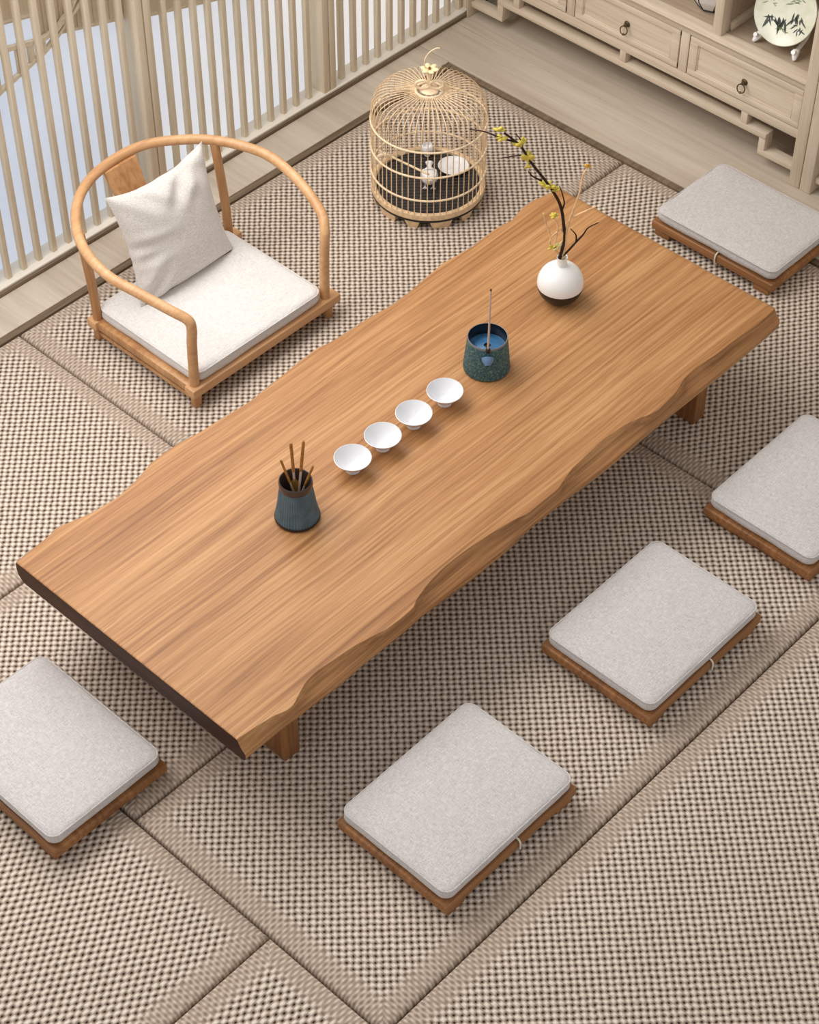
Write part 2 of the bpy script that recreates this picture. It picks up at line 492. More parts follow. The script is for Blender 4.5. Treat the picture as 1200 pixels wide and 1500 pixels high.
CX = 1.90                       # cabinet front plane
D = 2.32                        # cabinet back
cab = thing('display_cabinet', 'pale wooden cabinet with ring-handled drawers and open shelves along the right wall', 'cabinet', (CX, .7, 0))
def cpart(name, bm, mat, parent=None, smooth=True):
    par = parent or cab
    for v in bm.verts: v.co -= Vector((CX, .7, 0))
    return put(name, bm, mat, par, smooth)
CY0, CY1 = -.018, 1.385
for (y0, y1) in ((-.060, CY0), (CY1, CY1+.008)):
    cpart('stile', boxbm(CX-.018, CX+.05, y0, y1, 0, 1.5, .004), M_palez)
cpart('stile', boxbm(D-.05, D, -.060, CY0, 0, 1.5, .004), M_palez)
cpart('side_panel', boxbm(CX+.05, D-.05, -.052, -.030, .03, 1.5, .002), M_palez)
cpart('side_panel', boxbm(CX+.05, D, CY1, CY1+.008, .03, 1.5, .002), M_palez)
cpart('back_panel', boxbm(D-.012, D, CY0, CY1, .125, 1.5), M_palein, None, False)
cpart('bottom_rail', boxbm(CX, CX+.03, CY0, CY1, .165, .2005, .003), M_pale)
cpart('bottom_board', boxbm(CX+.03, D-.012, CY0, CY1, .165, .18), M_pale, None, False)
bm = bmesh.new()               # moulded shelf edge: rounded nose with a cove below it
prof = [(CX+.03, .395), (CX-.004, .395), (CX-.013, .390), (CX-.016, .382), (CX-.013, .374), (CX-.006, .370), (CX-.004, .362), (CX, .349), (CX+.03, .349)]
vs = [[bm.verts.new((x, y, z)) for x, z in prof] for y in (CY0+.0005, CY1)]
for k in range(len(prof)): bm.faces.new((vs[0][k], vs[0][(k+1) % len(prof)], vs[1][(k+1) % len(prof)], vs[1][k]))
bm.faces.new(vs[0][::-1]); bm.faces.new(vs[1]); bmesh.ops.recalc_face_normals(bm, faces=bm.faces)
cpart('shelf_moulding', bm, M_pale)
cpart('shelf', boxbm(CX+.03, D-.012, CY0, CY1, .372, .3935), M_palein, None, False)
for (y0, y1) in ((.4415, .4755), (.9215, .9545)):
    cpart('drawer_divider', boxbm(CX, CX+.03, y0, y1, .2, .35, .002), M_palez)
for (y0, y1) in ((.325, .360), (.86, .895)):
    p = cpart('partition', boxbm(CX-.002, CX+.045, y0, y1, .394, 1.5, .004), M_palez)
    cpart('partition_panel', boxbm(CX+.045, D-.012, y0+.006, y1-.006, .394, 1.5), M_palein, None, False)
    cpart('skirting', boxbm(CX+.05, D-.012, y0-.008, y0+.008, .394, .425, .003), M_pale)
cpart('skirting', boxbm(D-.030, D-.012, CY0, .317, .394, .425, .003), M_pale)
cpart('upper_shelf', boxbm(CX, D-.012, CY0, CY1, .86, .885, .003), M_pale)
cpart('top_board', boxbm(CX-.02, D+.01, -.07, CY1+.008, 1.5, 1.53, .005), M_pale)
# drawers
def drawer(y0, y1):
    z0, z1 = .2035, .3458
    y0 += .001; y1 -= .001
    bm = bmesh.new(); b = .0225
    fx = CX-.002
    box(bm, fx, fx+.02, y0, y1, z0, z0+b, .003); box(bm, fx, fx+.02, y0, y1, z1-b, z1, .003)
    box(bm, fx+.0003, fx+.02, y0, y0+b+.01, z0+.001, z1-.001, .003); box(bm, fx+.0003, fx+.02, y1-b-.01, y1, z0+.001, z1-.001, .003)
    box(bm, fx+.02, fx+.3, y0+.006, y1-.006, z0+.004, z1-.02)
    d = cpart('drawer', bm, M_pale)
    bm = bmesh.new(); box(bm, fx+.0065, fx+.018, y0+b+.006, y1-b-.006, z0+b-.004, z1-b+.004, .001, 1)
    bead = .004
    for (a0, a1, c0, c1) in ((y0+b+.010, y1-b-.010, z0+b, z0+b+bead), (y0+b+.010, y1-b-.010, z1-b-bead, z1-b)):
        box(bm, fx+.003, fx+.01, a0, a1, c0, c1, .0015, 1)
    for (a0, a1) in ((y0+b+.010, y0+b+.010+bead), (y1-b-.010-bead, y1-b-.010)):
        box(bm, fx+.003, fx+.01, a0, a1, z0+b, z1-b, .0015, 1)
    cpart('drawer_panel', bm, M_pale, d)
    ym = (y0+y1)/2; zc = .272
    bm = bmesh.new()
    b2 = bmesh.new(); lathe(b2, [(0, 0), (.011, 0), (.012, .002), (.009, .004), (.005, .006), (.006, .014), (.0035, .018), (0, .018)], 20)
    bmesh.ops.rotate(b2, verts=b2.verts, cent=(0, 0, 0), matrix=Matrix.Rotation(-PI/2, 3, 'Y'))
    bmesh.ops.translate(b2, verts=b2.verts, vec=(fx+.007, ym, zc)); merge(bm, b2)
    R = .0145
    ring = [(fx-.008-.003*(1-math.cos(a)), ym+R*math.sin(a), zc-.002-R+R*math.cos(a)) for a in [2*PI*k/28 for k in range(28)]]
    tube(bm, ring, .0021, 8, True)
    b2 = bmesh.new(); bmesh.ops.create_icosphere(b2, subdivisions=2, radius=.0045)
    bmesh.ops.translate(b2, verts=b2.verts, vec=(fx-.0125, ym, zc-.002-2*R)); merge(bm, b2)
    h = cpart('ring_handle', bm, M_iron, d)
    h['label'] = 'dark bronze ring handle'
for y0, y1 in ((-.0105, .4385), (.4785, .9185), (.9575, 1.383)): drawer(y0, y1)
# open fretwork apron below the drawers
cpart('apron_rail', boxbm(CX-.002, CX+.042, .101, 1.264, .103, .124, .003), M_pale)
for y in (.182, .69, 1.166): cpart('apron_strut', boxbm(CX, CX+.03, y, y+.026, .1235, .1655, .002), M_palez)
for (y0, y1) in ((.101, .127), (1.238, 1.264)): cpart('apron_drop', boxbm(CX-.001, CX+.042, y0, y1, .043, .106, .003), M_palez)
for (y0, y1) in ((CY0, .126), (1.239, CY1)): cpart('apron_bar', boxbm(CX-.002, CX+.042, y0, y1, .040, .060, .003), M_pale)

cab2 = thing('display_cabinet', 'second pale cabinet, only its corner post showing at the right picture edge', 'cabinet', (CX, -.5, 0))
for a in (('stile', (CX-.018, CX+.05, -.104, -.0625, 0, 1.5), M_palez), ('stile', (CX-.004, CX+.05, -1.5, -1.46, 0, 1.5), M_palez),
          ('apron_bar', (CX-.002, CX+.042, -.24, -.104, .040, .060), M_pale), ('apron_drop', (CX-.001, CX+.042, -.266, -.24, .040, .124), M_palez),
          ('apron_rail', (CX-.002, CX+.042, -1.46, -.24, .124, .145), M_pale),
          ('door_panel', (CX+.004, CX+.025, -1.455, -.107, .17, 1.45), M_palez), ('side_panel', (CX+.05, D, -.100, -.078, .03, 1.5), M_palez),
          ('top_board', (CX-.02, D+.01, -1.52, -.0705, 1.5, 1.53), M_pale)):
    bm = boxbm(*a[1], .003)
    for v in bm.verts: v.co -= Vector((CX, -.5, 0))
    put(a[0], bm, a[2], cab2)

# ------------------------------------------------------------------ plate on its stand, bowl
def mat_plate():
    m = N('painted_plate'); v = m.coords()
    s = m.n('ShaderNodeSeparateXYZ'); m.l(v, s.inputs[0])
    f = m.noise(v, 26, 4, .6)
    m.color(m.ramp(f, [(.2, (214, 216, 188)), (.5, (232, 232, 212)), (.75, (240, 240, 228))]))
    m.rough(.25); return m.m
M_plate = mat_plate()
M_ink = plain('ink_grey_green', (58, 68, 60), .5)
M_inkl = plain('ink_pale_green', (146, 156, 116), .5)
PR = .106; tilt = math.radians(25)
pc = Vector((1.987, .152, .394+.031+PR*math.cos(tilt)))
plate = thing('plate', 'round white plate painted with green bamboo leaning on a shelf', 'plate', pc)
plate.rotation_euler = (0, -PI/2+tilt, math.radians(6))      # local +z faces the room
bm = bmesh.new(); lathe(bm, [(0, -.004), (PR*.6, -.004), (PR*.97, .006), (PR, .009), (PR*.985, .011), (PR*.94, .008), (PR*.62, .001), (0, 0)], 64)
put('dish', bm, M_plate, plate)
def leafbm(x, y, a, L, w):
    # local frame: x = up on the plate (negated), y across
    bm = bmesh.new(); n = 7; top = []; botm = []
    for k in range(n+1):
        t = k/n; ww = w*math.sin(PI*min(1, t*1.02))**.8
        px, py = x+math.cos(a)*L*t, y+math.sin(a)*L*t
        r = math.hypot(px, py); z = .0016 + max(0, (r-PR*.62))/(PR*.32)*.007
        top.append(bm.verts.new((px-math.sin(a)*ww, py+math.cos(a)*ww, z)))
        botm.append(bm.verts.new((px+math.sin(a)*ww, py-math.cos(a)*ww, z)))
    for k in range(n):
        try: bm.faces.new((top[k], top[k+1], botm[k+1], botm[k]))
        except Exception: pass
    return bm
# plate-local axes: +x points up the plate, +y = world +Y (to the left in the picture)
rp = random.Random(3)
def leaves(cx, cy, n, L, mat, name='painted_leaf', spread=1.0, base=0.0):
    bm = bmesh.new()
    for i in range(n):
        b2 = leafbm(cx+rp.uniform(-.012, .012), cy+rp.uniform(-.014, .014), base+rp.uniform(-spread, spread), L*rp.uniform(.6, 1.2), L*.085)
        merge(bm, b2)
    o = put(name, bm, mat, plate, False); return o
leaves(-.030, .044, 9, .034, M_ink, 'painted_leaves', 1.3, PI)
leaves(-.030, .004, 7, .044, M_ink, 'painted_leaves', .6, PI)
leaves(-.002, -.040, 11, .030, M_ink, 'painted_leaves', 1.4, PI)
leaves(-.032, -.058, 8, .026, M_ink, 'painted_leaves', 1.4, PI)
leaves(.050, .030, 6, .022, M_inkl, 'painted_leaves', 2.6)
leaves(.045, -.030, 8, .026, M_inkl, 'painted_leaves', 2.6)
leaves(-.055, -.010, 7, .024, M_inkl, 'painted_leaves', 2.6)
leaves(.02, .06, 6, .020, M_inkl, 'painted_leaves', 2.6)
st = thing('plate_stand', 'small white stand with two splayed feet holding the painted plate', 'plate stand', (1.987, .152, .394))
for sgn in (1, -1):
    bm = bmesh.new()
    y = .068*sgn
    tube(bm, catmull([(.075, y*.8, .10), (.045, y*.9, .045), (.0, y, .030), (-.030, y*1.05, .026), (-.045, y*1.08, .034)], 5), [.0075]*21, 8)
    tube(bm, catmull([(-.02, y*1.02, .028), (-.036, y*1.12, .012), (-.040, y*1.18, .004)], 5), [.012, .012, .0115, .011, .010, .009, .008, .007, .0065, .006, .004], 8)
    put('foot', bm, M_white, st)
bm = bmesh.new(); tube(bm, [(.075, -.056, .10), (.075, .056, .10)], .005, 8)
tube(bm, [(.074, 0, .10), (.13, 0, .004)], .005, 8)
put('back_strut', bm, M_white, st)

bowl = thing('bowl', 'white octagonal bowl with dark outlines on the cabinet shelf at the top edge', 'bowl', (2.02, .455, .394))
bm = bmesh.new()
lathe(bm, [(0, .006), (.032, .006), (.034, 0), (.040, 0), (.043, .006), (.072, .045), (.088, .085), (.084, .086), (.068, .047), (.038, .014), (0, .012)], 8)
put('body', bm, M_white, bowl, False)
bm = bmesh.new()
lathe(bm, [(.0345, .0005), (.0415, -.0005+.001), (.0465, .006), (.0435, .010), (.0405, .004)], 8)
put('foot_band', bm, M_black, bowl, False)
for k in range(8):
    a = 2*PI*k/8
    bm = bmesh.new(); tube(bm, [(r*math.cos(a), r*math.sin(a), z) for r, z in ((.0435, .006), (.0725, .045), (.0885, .085))], .0018, 6)
    put('dark_rib', bm, M_black, bowl)

# ------------------------------------------------------------------ low table
TOP = [(-1.043,-.534),(-.983,-.541),(-.937,-.548),(-.916,-.557),(-.889,-.558),(-.862,-.546),(-.821,-.53),(-.782,-.526),(-.727,-.531),(-.663,-.537),(-.602,-.550),(-.582,-.556),(-.522,-.559),(-.481,-.557),(-.459,-.546),(-.429,-.537),(-.391,-.529),(-.329,-.522),(-.26,-.523),(-.19,-.529),(-.14,-.535),(-.091,-.542),(-.053,-.554),(.02,-.553),(.067,-.553),(.099,-.544),(.146,-.532),(.213,-.527),(.29,-.523),(.363,-.529),(.412,-.54),(.442,-.552),(.476,-.557),(.557,-.551),(.624,-.531),(.677,-.528),(.757,-.537),(.821,-.537),(.935,-.545),(1.04,-.540)]
RIDGE = [(-1.05,-.558),(-.924,-.556),(-.876,-.560),(-.816,-.561),(-.737,-.564),(-.658,-.561),(-.591,-.562),(-.52,-.563),(-.456,-.560),(-.376,-.563),(-.261,-.569),(-.156,-.569),(-.05,-.560),(.06,-.562),(.11,-.562),(.25,-.568),(.40,-.566),(.49,-.564),(.62,-.566),(.80,-.566),(1.05,-.562)]
BACK = [(-1.058,.262),(-1.031,.264),(-.934,.272),(-.897,.279),(-.858,.268),(-.812,.255),(-.726,.248),(-.662,.257),(-.581,.279),(-.538,.281),(-.491,.280),(-.448,.275),(-.415,.27),(-.34,.266),(-.251,.26),(-.169,.266),(-.079,.274),(.027,.28),(.058,.272),(.133,.266),(.213,.264),(.302,.254),(.38,.258),(.451,.266),(.53,.275),(.639,.263),(.754,.269),(.816,.26),(.88,.276),(.935,.275),(.987,.263),(1.046,.259)]
def interp(P, x):
    if x <= P[0][0]: return P[0][1]
    for a, b in zip(P, P[1:]):
        if a[0] <= x <= b[0]:
            t = (x-a[0])/(b[0]-a[0]); return a[1]+(b[1]-a[1])*t
    return P[-1][1]
def sm(P, x, r=.008): return sum(interp(P, x+d) for d in (-r, -r/2, 0, r/2, r))/5
ZB, ZTOP = .250, .3155
table = thing('low_table', 'long live-edged brown wooden low table with scalloped edges in the middle', 'table', (0, -.14, 0))
bm = bmesh.new()
X0, X1 = -1.047, 1.040
xs = [X0, X0+.0015, X0+.004]+[X0+.004+(X1-.03-X0-.004)*k/230 for k in range(1, 231)]
xs += [X1-.03+.03*math.sin(PI/2*k/8) for k in range(1, 9)]
rings = []
for x in xs:
    e = max(0.0, x-(X1-.03))                                   # rounded far end
    drop = .03-math.sqrt(max(0, .03**2-e**2)); drop *= .85
    s = 0.0                                                    # crisp near end, tiny easing
    if x < X0+.004: s = (.0025 if x == X0 else .0008)
    lift = drop*.7
    yf, yr, yb = sm(TOP, x), sm(RIDGE, x, .02), sm(BACK, x)
    pull = drop*.9
    zt = ZTOP-drop-s
    zr = .279-drop*.3
    bulge = .010*max(0.0, math.sin((x+.97)*9.0)) if x < -.4 else .003
    ring = [(yr+.016+pull, ZB+lift), (yr+.004+pull, ZB+.003+lift), (yr+pull, ZB+.010+lift), (yr-.0015+pull, zr-.008), (yr+pull, zr),
            (yr+(yf-yr)*.55+pull, zr+(zt-zr)*.38), (yf-.0005+pull, zt-.0012), (yf+.0006+pull, zt)]
    inner = [yf+pull+(yb-pull-yf-pull)*t for t in (.02, .1, .25, .4, .55, .7, .85, .96)]
    ring += [(y, zt) for y in inner]
    ring += [(yb-.006-pull, zt-.0004), (yb-.001-pull, zt-.004), (yb+bulge*.7-pull, zt-.018), (yb+bulge-pull, .285-drop*.3), (yb+bulge*.6-.004-pull, .266+lift*.3), (yb-.016-pull, ZB+.003+lift), (yb-.03-pull, ZB+lift)]
    rings.append([bm.verts.new((x, y+.14, z)) for y, z in ring])
n = len(rings[0])
for A, B in zip(rings, rings[1:]):
    for k in range(n): bm.faces.new((A[k], B[k], B[(k+1) % n], A[(k+1) % n]))
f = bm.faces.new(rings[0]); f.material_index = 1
f = bm.faces.new(rings[-1][::-1]); f.material_index = 0
bmesh.ops.recalc_face_normals(bm, faces=bm.faces)
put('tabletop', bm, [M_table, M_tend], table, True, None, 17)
for (x0, x1) in ((-.862, -.812), (.772, .822)):
    for (y0, y1) in ((-.486, -.396), (.12, .21)):
        put('leg', boxbm(x0, x1, y0+.14, y1+.14, 0, ZB+.001, .003), M_leg, table)
    put('stretcher', boxbm(x0+.008, x1-.008, -.40+.14, .124+.14, .205, ZB+.001, .002), M_leg, table)

# ------------------------------------------------------------------ floor seats
def make_seat(name_label, ph):
    t = thing('low_stool', name_label, 'stool', (0, 0, 0), 0, 'low cushioned stools round the table')
    hx, hy = .234, .177                           # long side along local x, cord on the -y side
    bm = bmesh.new(); box(bm, -hx, hx, -hy, hy, .0205, .050, .006, 3)
    put('board', bm, M_seatx, t)
    for s in (-1, 1):
        bm = bmesh.new(); box(bm, s*.192-.028, s*.192+.028, -hy+.004, hy-.004, 0, .0215, .003)
        put('runner', bm, M_seatx, t)
    bm = bmesh.new(); pad(bm, hx-.007, hy-.005, .0495, .096, .026, ph)
    cu = put('cushion', bm, M_linen, t)
    bm = bmesh.new()
    tube(bm, [(x, y, .0885) for x, y in rrect(hx-.0082, hy-.0062, .026, 8)], .0021, 6, True)
    put('piping', bm, M_linen, cu)
    bm = bmesh.new()
    tube(bm, catmull([(.02, -hy+.016, .056), (.02, -hy+.003, .0545), (.02, -hy-.0035, .046), (.02, -hy-.004, .030), (.022, -hy-.001, .018), (.024, -hy+.012, .0175)], 5), .0026, 8)
    put('tie_cord', bm, M_cord, t)
    return t
seats = [
    (-.690, -.900, 0, 'low beige cushioned stool nearest the camera, in front of the table near its dark end'),
    (.055, -.900, 0, 'low beige cushioned stool in front of the table, between two others in the row'),
    (.727, -.906, 0, 'low beige cushioned stool cut by the right picture edge, last of the front row'),
    (1.553, -.083, -PI/2, 'low beige cushioned stool at the far table end, beside the pale cabinet'),
    (-1.264, -.075, PI/2, 'low beige cushioned stool cut by the left picture edge, beside the dark table end'),
]
for i, (x, y, rz, lab) in enumerate(seats):
    o = make_seat(lab, 1.3*i)
    o.location = (x, y, 0); o.rotation_euler = (0, 0, rz)

# ------------------------------------------------------------------ round-backed floor chair
chair = thing('floor_chair', 'legless-style low wooden armchair with a bent horseshoe rail and pale seat pad', 'chair', (.12, .82, 0))
chair['label'] = 'low wooden armchair with a round bent rail and pale seat pad by the window'
CO = Vector((.12, .82, 0))
def hp(name, bm, mat, parent=None):
    for v in bm.verts: v.co -= CO
    return put(name, bm, mat, parent or chair)
ARM = [(-.139,.611,.31),(-.163,.666,.335),(-.194,.77,.36),(-.213,.862,.375),(-.204,.957,.39),(-.164,1.052,.40),(-.091,1.137,.41),(.002,1.193,.415),(.111,1.212,.42),(.222,1.202,.42),(.31,1.148,.42),(.38,1.074,.42),(.431,.981,.415),(.456,.891,.405),(.447,.767,.385),(.423,.66,.35),(.385,.60,.31)]
full = [(-.145,.616,.074),(-.144,.615,.15),(-.142,.613,.235),(-.1385,.612,.285)]+[(-.142,.622,.314)]+ARM[1:-1]+[(.400,.622,.318),(.389,.613,.285),(.386,.613,.235),(.385,.615,.15),(.385,.616,.074)]
P = catmull(full, 8)
bm = bmesh.new(); tube(bm, P, .0152, 14)
hp('horseshoe_rail', bm, M_chair)
bm = bmesh.new(); tube(bm, catmull([(-.148, 1.035, .07), (-.150, 1.038, .2), (-.158, 1.050, .392)], 5), .0142, 12)
hp('back_post', bm, M_chairz)
bm = bmesh.new(); tube(bm, catmull([(.385, 1.035, .07), (.386, 1.042, .2), (.383, 1.066, .412)], 5), .0142, 12)
hp('back_post', bm, M_chairz)
bm = bmesh.new()               # curved splat
rows = []
for k in range(15):
    tt = k/14; z = .07+tt*(.412-.07)
    yc = 1.055+.135*tt**1.3
    w = .056+.004*math.cos(tt*6)
    rows.append([bm.verts.new((.12+sx*w, yc+dy+.004*abs(sx), z)) for sx, dy in ((-1, -.006), (1, -.006), (1, .006), (-1, .006))])
for A, B in zip(rows, rows[1:]):
    for k in range(4): bm.faces.new((A[k], A[(k+1) % 4], B[(k+1) % 4], B[k]))
bm.faces.new(rows[0][::-1]); bm.faces.new(rows[-1]); bmesh.ops.recalc_face_normals(bm, faces=bm.faces)
hp('back_splat', bm, M_chairz)
# seat frame
fr = bmesh.new(); box(fr, -.172, .428, .590, .632, .045, .076, .005); hp('front_rail', fr, M_chair)
fr = bmesh.new(); box(fr, -.172, .428, 1.020, 1.060, .045, .076, .005); hp('rear_rail', fr, M_chair)
for (x0, x1) in ((-.164, -.128), (.368, .404)):
    bm = bmesh.new(); box(bm, x0, x1, .628, 1.024, .047, .0755, .005); hp('side_rail', bm, M_chairz)
    bm = bmesh.new(); box(bm, x0+.006, x1-.008, .628, 1.024, .018, .034, .004); hp('side_stretcher', bm, M_chairz)
bm = bmesh.new(); box(bm, -.13, .37, .63, 1.022, .058, .070); hp('seat_board', bm, M_chair)
for x in (-.147, .390):
    for y in (.612, 1.040):
        bm = bmesh.new(); lathe(bm, [(0, 0), (.0145, 0), (.0155, .002), (.0165, .048), (0, .048)], 16, x, y); hp('leg', bm, M_chairz)
bm = bmesh.new(); pad(bm, .257, .219, .0705, .122, .035, .7, .005)
for v in bm.verts: v.co += Vector((.112, .822, 0))
sc_ = hp('seat_cushion', bm, M_linen2)
bm = bmesh.new()
tube(bm, [(x+.112, y+.822, .1135) for x, y in rrect(.2555, .2175, .035, 8)], .0021, 6, True)
hp('piping', bm, M_linen2, sc_)

# throw pillow: four pulled corners, sagging top edge, creases
pil = thing('throw_pillow', 'off-white linen throw pillow standing on the chair seat', 'pillow', (.13, .985, .124))
HN = 44
def prof_pillow(a, b):
    """a,b in -1..1 -> (x, z(up), thickness) in the pillow plane"""
    conc = .098
    x = a*(.188-.188*conc*1.25*(1-b*b))-.006
    h = .181*(1-conc*(1-a*a)*(1.9 if b > 0 else -.05))
    z = b*h
    t = ((1-abs(a)**2.6)*(1-abs(b)**2.6))**.55*.058
    return x, z, t
bm = bmesh.new()
grid = {}
for side in (1, -1):
    for i in range(HN+1):
        for j in range(HN+1):
            a, b = -1+2*i/HN, -1+2*j/HN
            edge = i in (0, HN) or j in (0, HN)
            if edge and side == -1: grid[(side, i, j)] = grid[(1, i, j)]; continue
            x, z, th = prof_pillow(a, b)
            # creases radiating from the top-left, top-right and left edge
            cr = 0
            for (ca, cb, ang, k, amp, rx, ry) in ((-.42, .80, 2.2, 13, .006, 4, 14), (.22, .74, .9, 12, .010, 9, 9), (.62, .80, 2.4, 13, .006, 9, 8), (-.82, -.02, -.12, 15, .010, 4, 30), (-.80, -.22, .05, 17, .008, 5, 30), (-.78, -.80, .75, 15, .011, 7, 7)):
                da, db = a-ca, b-cb
                cr -= amp*math.exp(-da*da*rx-db*db*ry)*math.cos(k*(da*math.sin(ang)-db*math.cos(ang)))
            y = side*(-(th+cr*(1 if not edge else 0)*min(1, th/.02)))
            grid[(side, i, j)] = bm.verts.new((x, y, z))
for side in (1, -1):
    for i in range(HN):
        for j in range(HN):
            q = [grid[(side, i, j)], grid[(side, i+1, j)], grid[(side, i+1, j+1)], grid[(side, i, j+1)]]
            try: bm.faces.new(q if side == 1 else q[::-1])
            except Exception: pass
bmesh.ops.recalc_face_normals(bm, faces=bm.faces)
tl = math.radians(-17)
bmesh.ops.rotate(bm, verts=bm.verts, cent=(0, 0, 0), matrix=Matrix.Rotation(tl, 3, 'X'))
zmin = min(v.co.z for v in bm.verts)
bmesh.ops.translate(bm, verts=bm.verts, vec=(0, 0, -zmin+.001))
put('cover', bm, M_pillow, pil)
bm = bmesh.new()
seam = []
for k in range(41):
    a = -.9+1.84*k/40; x, z, th = prof_pillow(a, -1); seam.append(Matrix.Rotation(tl, 3, 'X') @ Vector((x, -.001, z-.001))+Vector((0, 0, -zmin+.002)))
tube(bm, seam, .0022, 6)
s_ = put('bottom_seam', bm, plain('seam_thread', (112, 102, 94), .9), pil); s_['label'] = 'dark stitched bottom seam'

# ------------------------------------------------------------------ bird cage
KX, KY, KR = 1.034, .794, .182
TOC = Vector((-.732, -.681, 0)); RGT = Vector((.684, -.729, 0))
cage = thing('birdcage', 'round bamboo birdcage standing on the woven mat behind the table', 'birdcage', (KX, KY, 0))
bm = bmesh.new(); lathe(bm, [(KR-.014, .036), (KR+.001, .036), (KR+.0025, .040), (KR+.0015, .046), (KR+.0025, .050), (KR+.0015, .056), (KR-.010, .058), (KR-.014, .054), (KR-.014, .036)], 96)
put('base_ring', bm, M_bam, cage)
bm = bmesh.new(); lathe(bm, [(KR-.012, .026), (KR-.001, .026), (KR+.0015, .031), (KR+.001, .0365), (KR-.012, .0365), (KR-.012, .026)], 96)
put('dark_band', bm, M_black, cage)
bm = bmesh.new(); lathe(bm, [(0, .030), (KR-.012, .030), (KR-.012, .047), (0, .047)], 64)
put('tray', bm, M_groove, cage)
a0 = math.atan2(TOC.y, TOC.x)
for k in range(12):
    wide = k % 2 == 0
    c = a0+2*PI*(k+.45)/12
    h1, h2 = (.20, .155) if wide else (.135, .085)
    bm = bmesh.new(); vs = []
    for q in range(9):
        s = -1+2*q/8
        row = []
        for (r, z, hh) in ((KR-.022, .0, h2), (KR-.006, 0, h2), (KR+.0005, .027, h1), (KR-.022, .027, h1)):
            an = c+s*hh; row.append(bm.verts.new((r*math.cos(an), r*math.sin(an), z)))
        vs.append(row)
    for A, B in zip(vs, vs[1:]):
        for j in range(4): bm.faces.new((A[j], A[(j+1) % 4], B[(j+1) % 4], B[j]))
    bm.faces.new(vs[0][::-1]); bm.faces.new(vs[-1]); bmesh.ops.recalc_face_normals(bm, faces=bm.faces)
    put('foot', bm, M_bam, cage, False)
def ringpts(r, z, n=72): return [(r*math.cos(2*PI*k/n), r*math.sin(2*PI*k/n), z) for k in range(n)]
for z in (.114, .203, .298):
    bm = bmesh.new(); tube(bm, ringpts(KR+.0012, z), .0034, 8, True); put('hoop', bm, M_bamd, cage)
bm = bmesh.new(); tube(bm, ringpts(.042, .4025, 40), .004, 8, True); put('crown_ring', bm, M_bamd, cage)
NB = 56
curve = [(KR, .05), (KR, .12), (KR, .20), (KR, .30), (KR-.001, .335), (KR-.007, .360), (KR-.022, .381), (KR-.048, .394), (.095, .400), (.042, .4015)]
for k in range(NB):
    an = 2*PI*(k+.5)/NB
    pts = catmull([(r*math.cos(an), r*math.sin(an), z) for r, z in curve], 3)
    bm = bmesh.new(); tube(bm, pts, .0016, 5); put('bar', bm, M_bam, cage)
bm = bmesh.new(); lathe(bm, [(0, .401), (.028, .401), (.030, .405), (.024, .410), (.014, .4125), (0, .413)], 40); put('crown_disc', bm, M_bamd, cage)
bm = bmesh.new()               # curled bamboo finial carrying the hook
for sgn in (1, -1):
    cpt = Vector((0, 0, .428))+RGT*.022*sgn
    tube(bm, [cpt+RGT*.021*math.cos(2*PI*k/24)+Vector((0, 0, 1))*.014*math.sin(2*PI*k/24)+TOC*.008 for k in range(24)], .0048, 8, True)
lathe(bm, [(0, .412), (.012, .412), (.008, .425), (.006, .445), (.009, .462), (.006, .472), (0, .472)], 16)
put('finial', bm, M_bamd, cage)
bm = bmesh.new()
for k in range(6):
    an = a0+2*PI*k/6+.3
    b2 = bmesh.new(); bmesh.ops.create_icosphere(b2, subdivisions=2, radius=1)
    bmesh.ops.scale(b2, verts=b2.verts, vec=(.015, .010, .005))
    bmesh.ops.rotate(b2, verts=b2.verts, cent=(0, 0, 0), matrix=Matrix.Rotation(an, 3, 'Z') @ Matrix.Rotation(-.25, 3, 'Y'))
    bmesh.ops.translate(b2, verts=b2.verts, vec=(.015*math.cos(an), .015*math.sin(an), .478)); merge(bm, b2)
put('carved_flower', bm, plain('carved_boxwood', (240, 224, 176), .5, 0, .4, .06, 90), cage)
bm = bmesh.new(); lathe(bm, [(0, .4775), (.005, .478), (.004, .4845), (0, .485)], 12); put('flower_eye', bm, M_brass, cage)
bm = bmesh.new()
tube(bm, catmull([Vector((0, 0, .47))-RGT*.012, Vector((0, 0, .505))-RGT*.016, Vector((0, 0, .535))-RGT*.004, Vector((0, 0, .552))+RGT*.018, Vector((0, 0, .553))+RGT*.030], 6), .0022, 8)
put('hook', bm, M_bamd, cage)
bm = bmesh.new(); tube(bm, [Vector((-.095, .125, .160)), Vector((-.1335, -.1235, .217))], .0035, 8)
put('perch', bm, M_bamd, cage)
bm = bmesh.new()
hc = Vector((-.02, .10, .13))
tube(bm, [hc+RGT*.013*math.cos(2*PI*k/20)+Vector((0, 0, 1))*.013*math.sin(2*PI*k/20) for k in range(20)], .0016, 6, True)
tube(bm, [hc+Vector((0, 0, -.013)), hc+Vector((0, 0, -.083))], .0014, 6)
put('wire_ring', bm, M_bamd, cage)
bm = bmesh.new()
for sgn in (1, -1):
    b2 = bmesh.new(); bmesh.ops.create_icosphere(b2, subdivisions=2, radius=1)
    bmesh.ops.scale(b2, verts=b2.verts, vec=(.013, .003, .008)); bmesh.ops.rotate(b2, verts=b2.verts, cent=(0, 0, 0), matrix=Matrix.Rotation(.5*sgn, 3, 'Y') @ Matrix.Rotation(0, 3, 'Z'))
    bmesh.ops.rotate(b2, verts=b2.verts, cent=(0, 0, 0), matrix=Matrix.Rotation(math.atan2(RGT.y, RGT.x), 3, 'Z'))
    bmesh.ops.translate(b2, verts=b2.verts, vec=Vector(RGT)*(-.138+.012*sgn)+Vector((0, 0, .24))+TOC*.118); merge(bm, b2)
put('carved_butterfly', bm, M_bamd, cage)

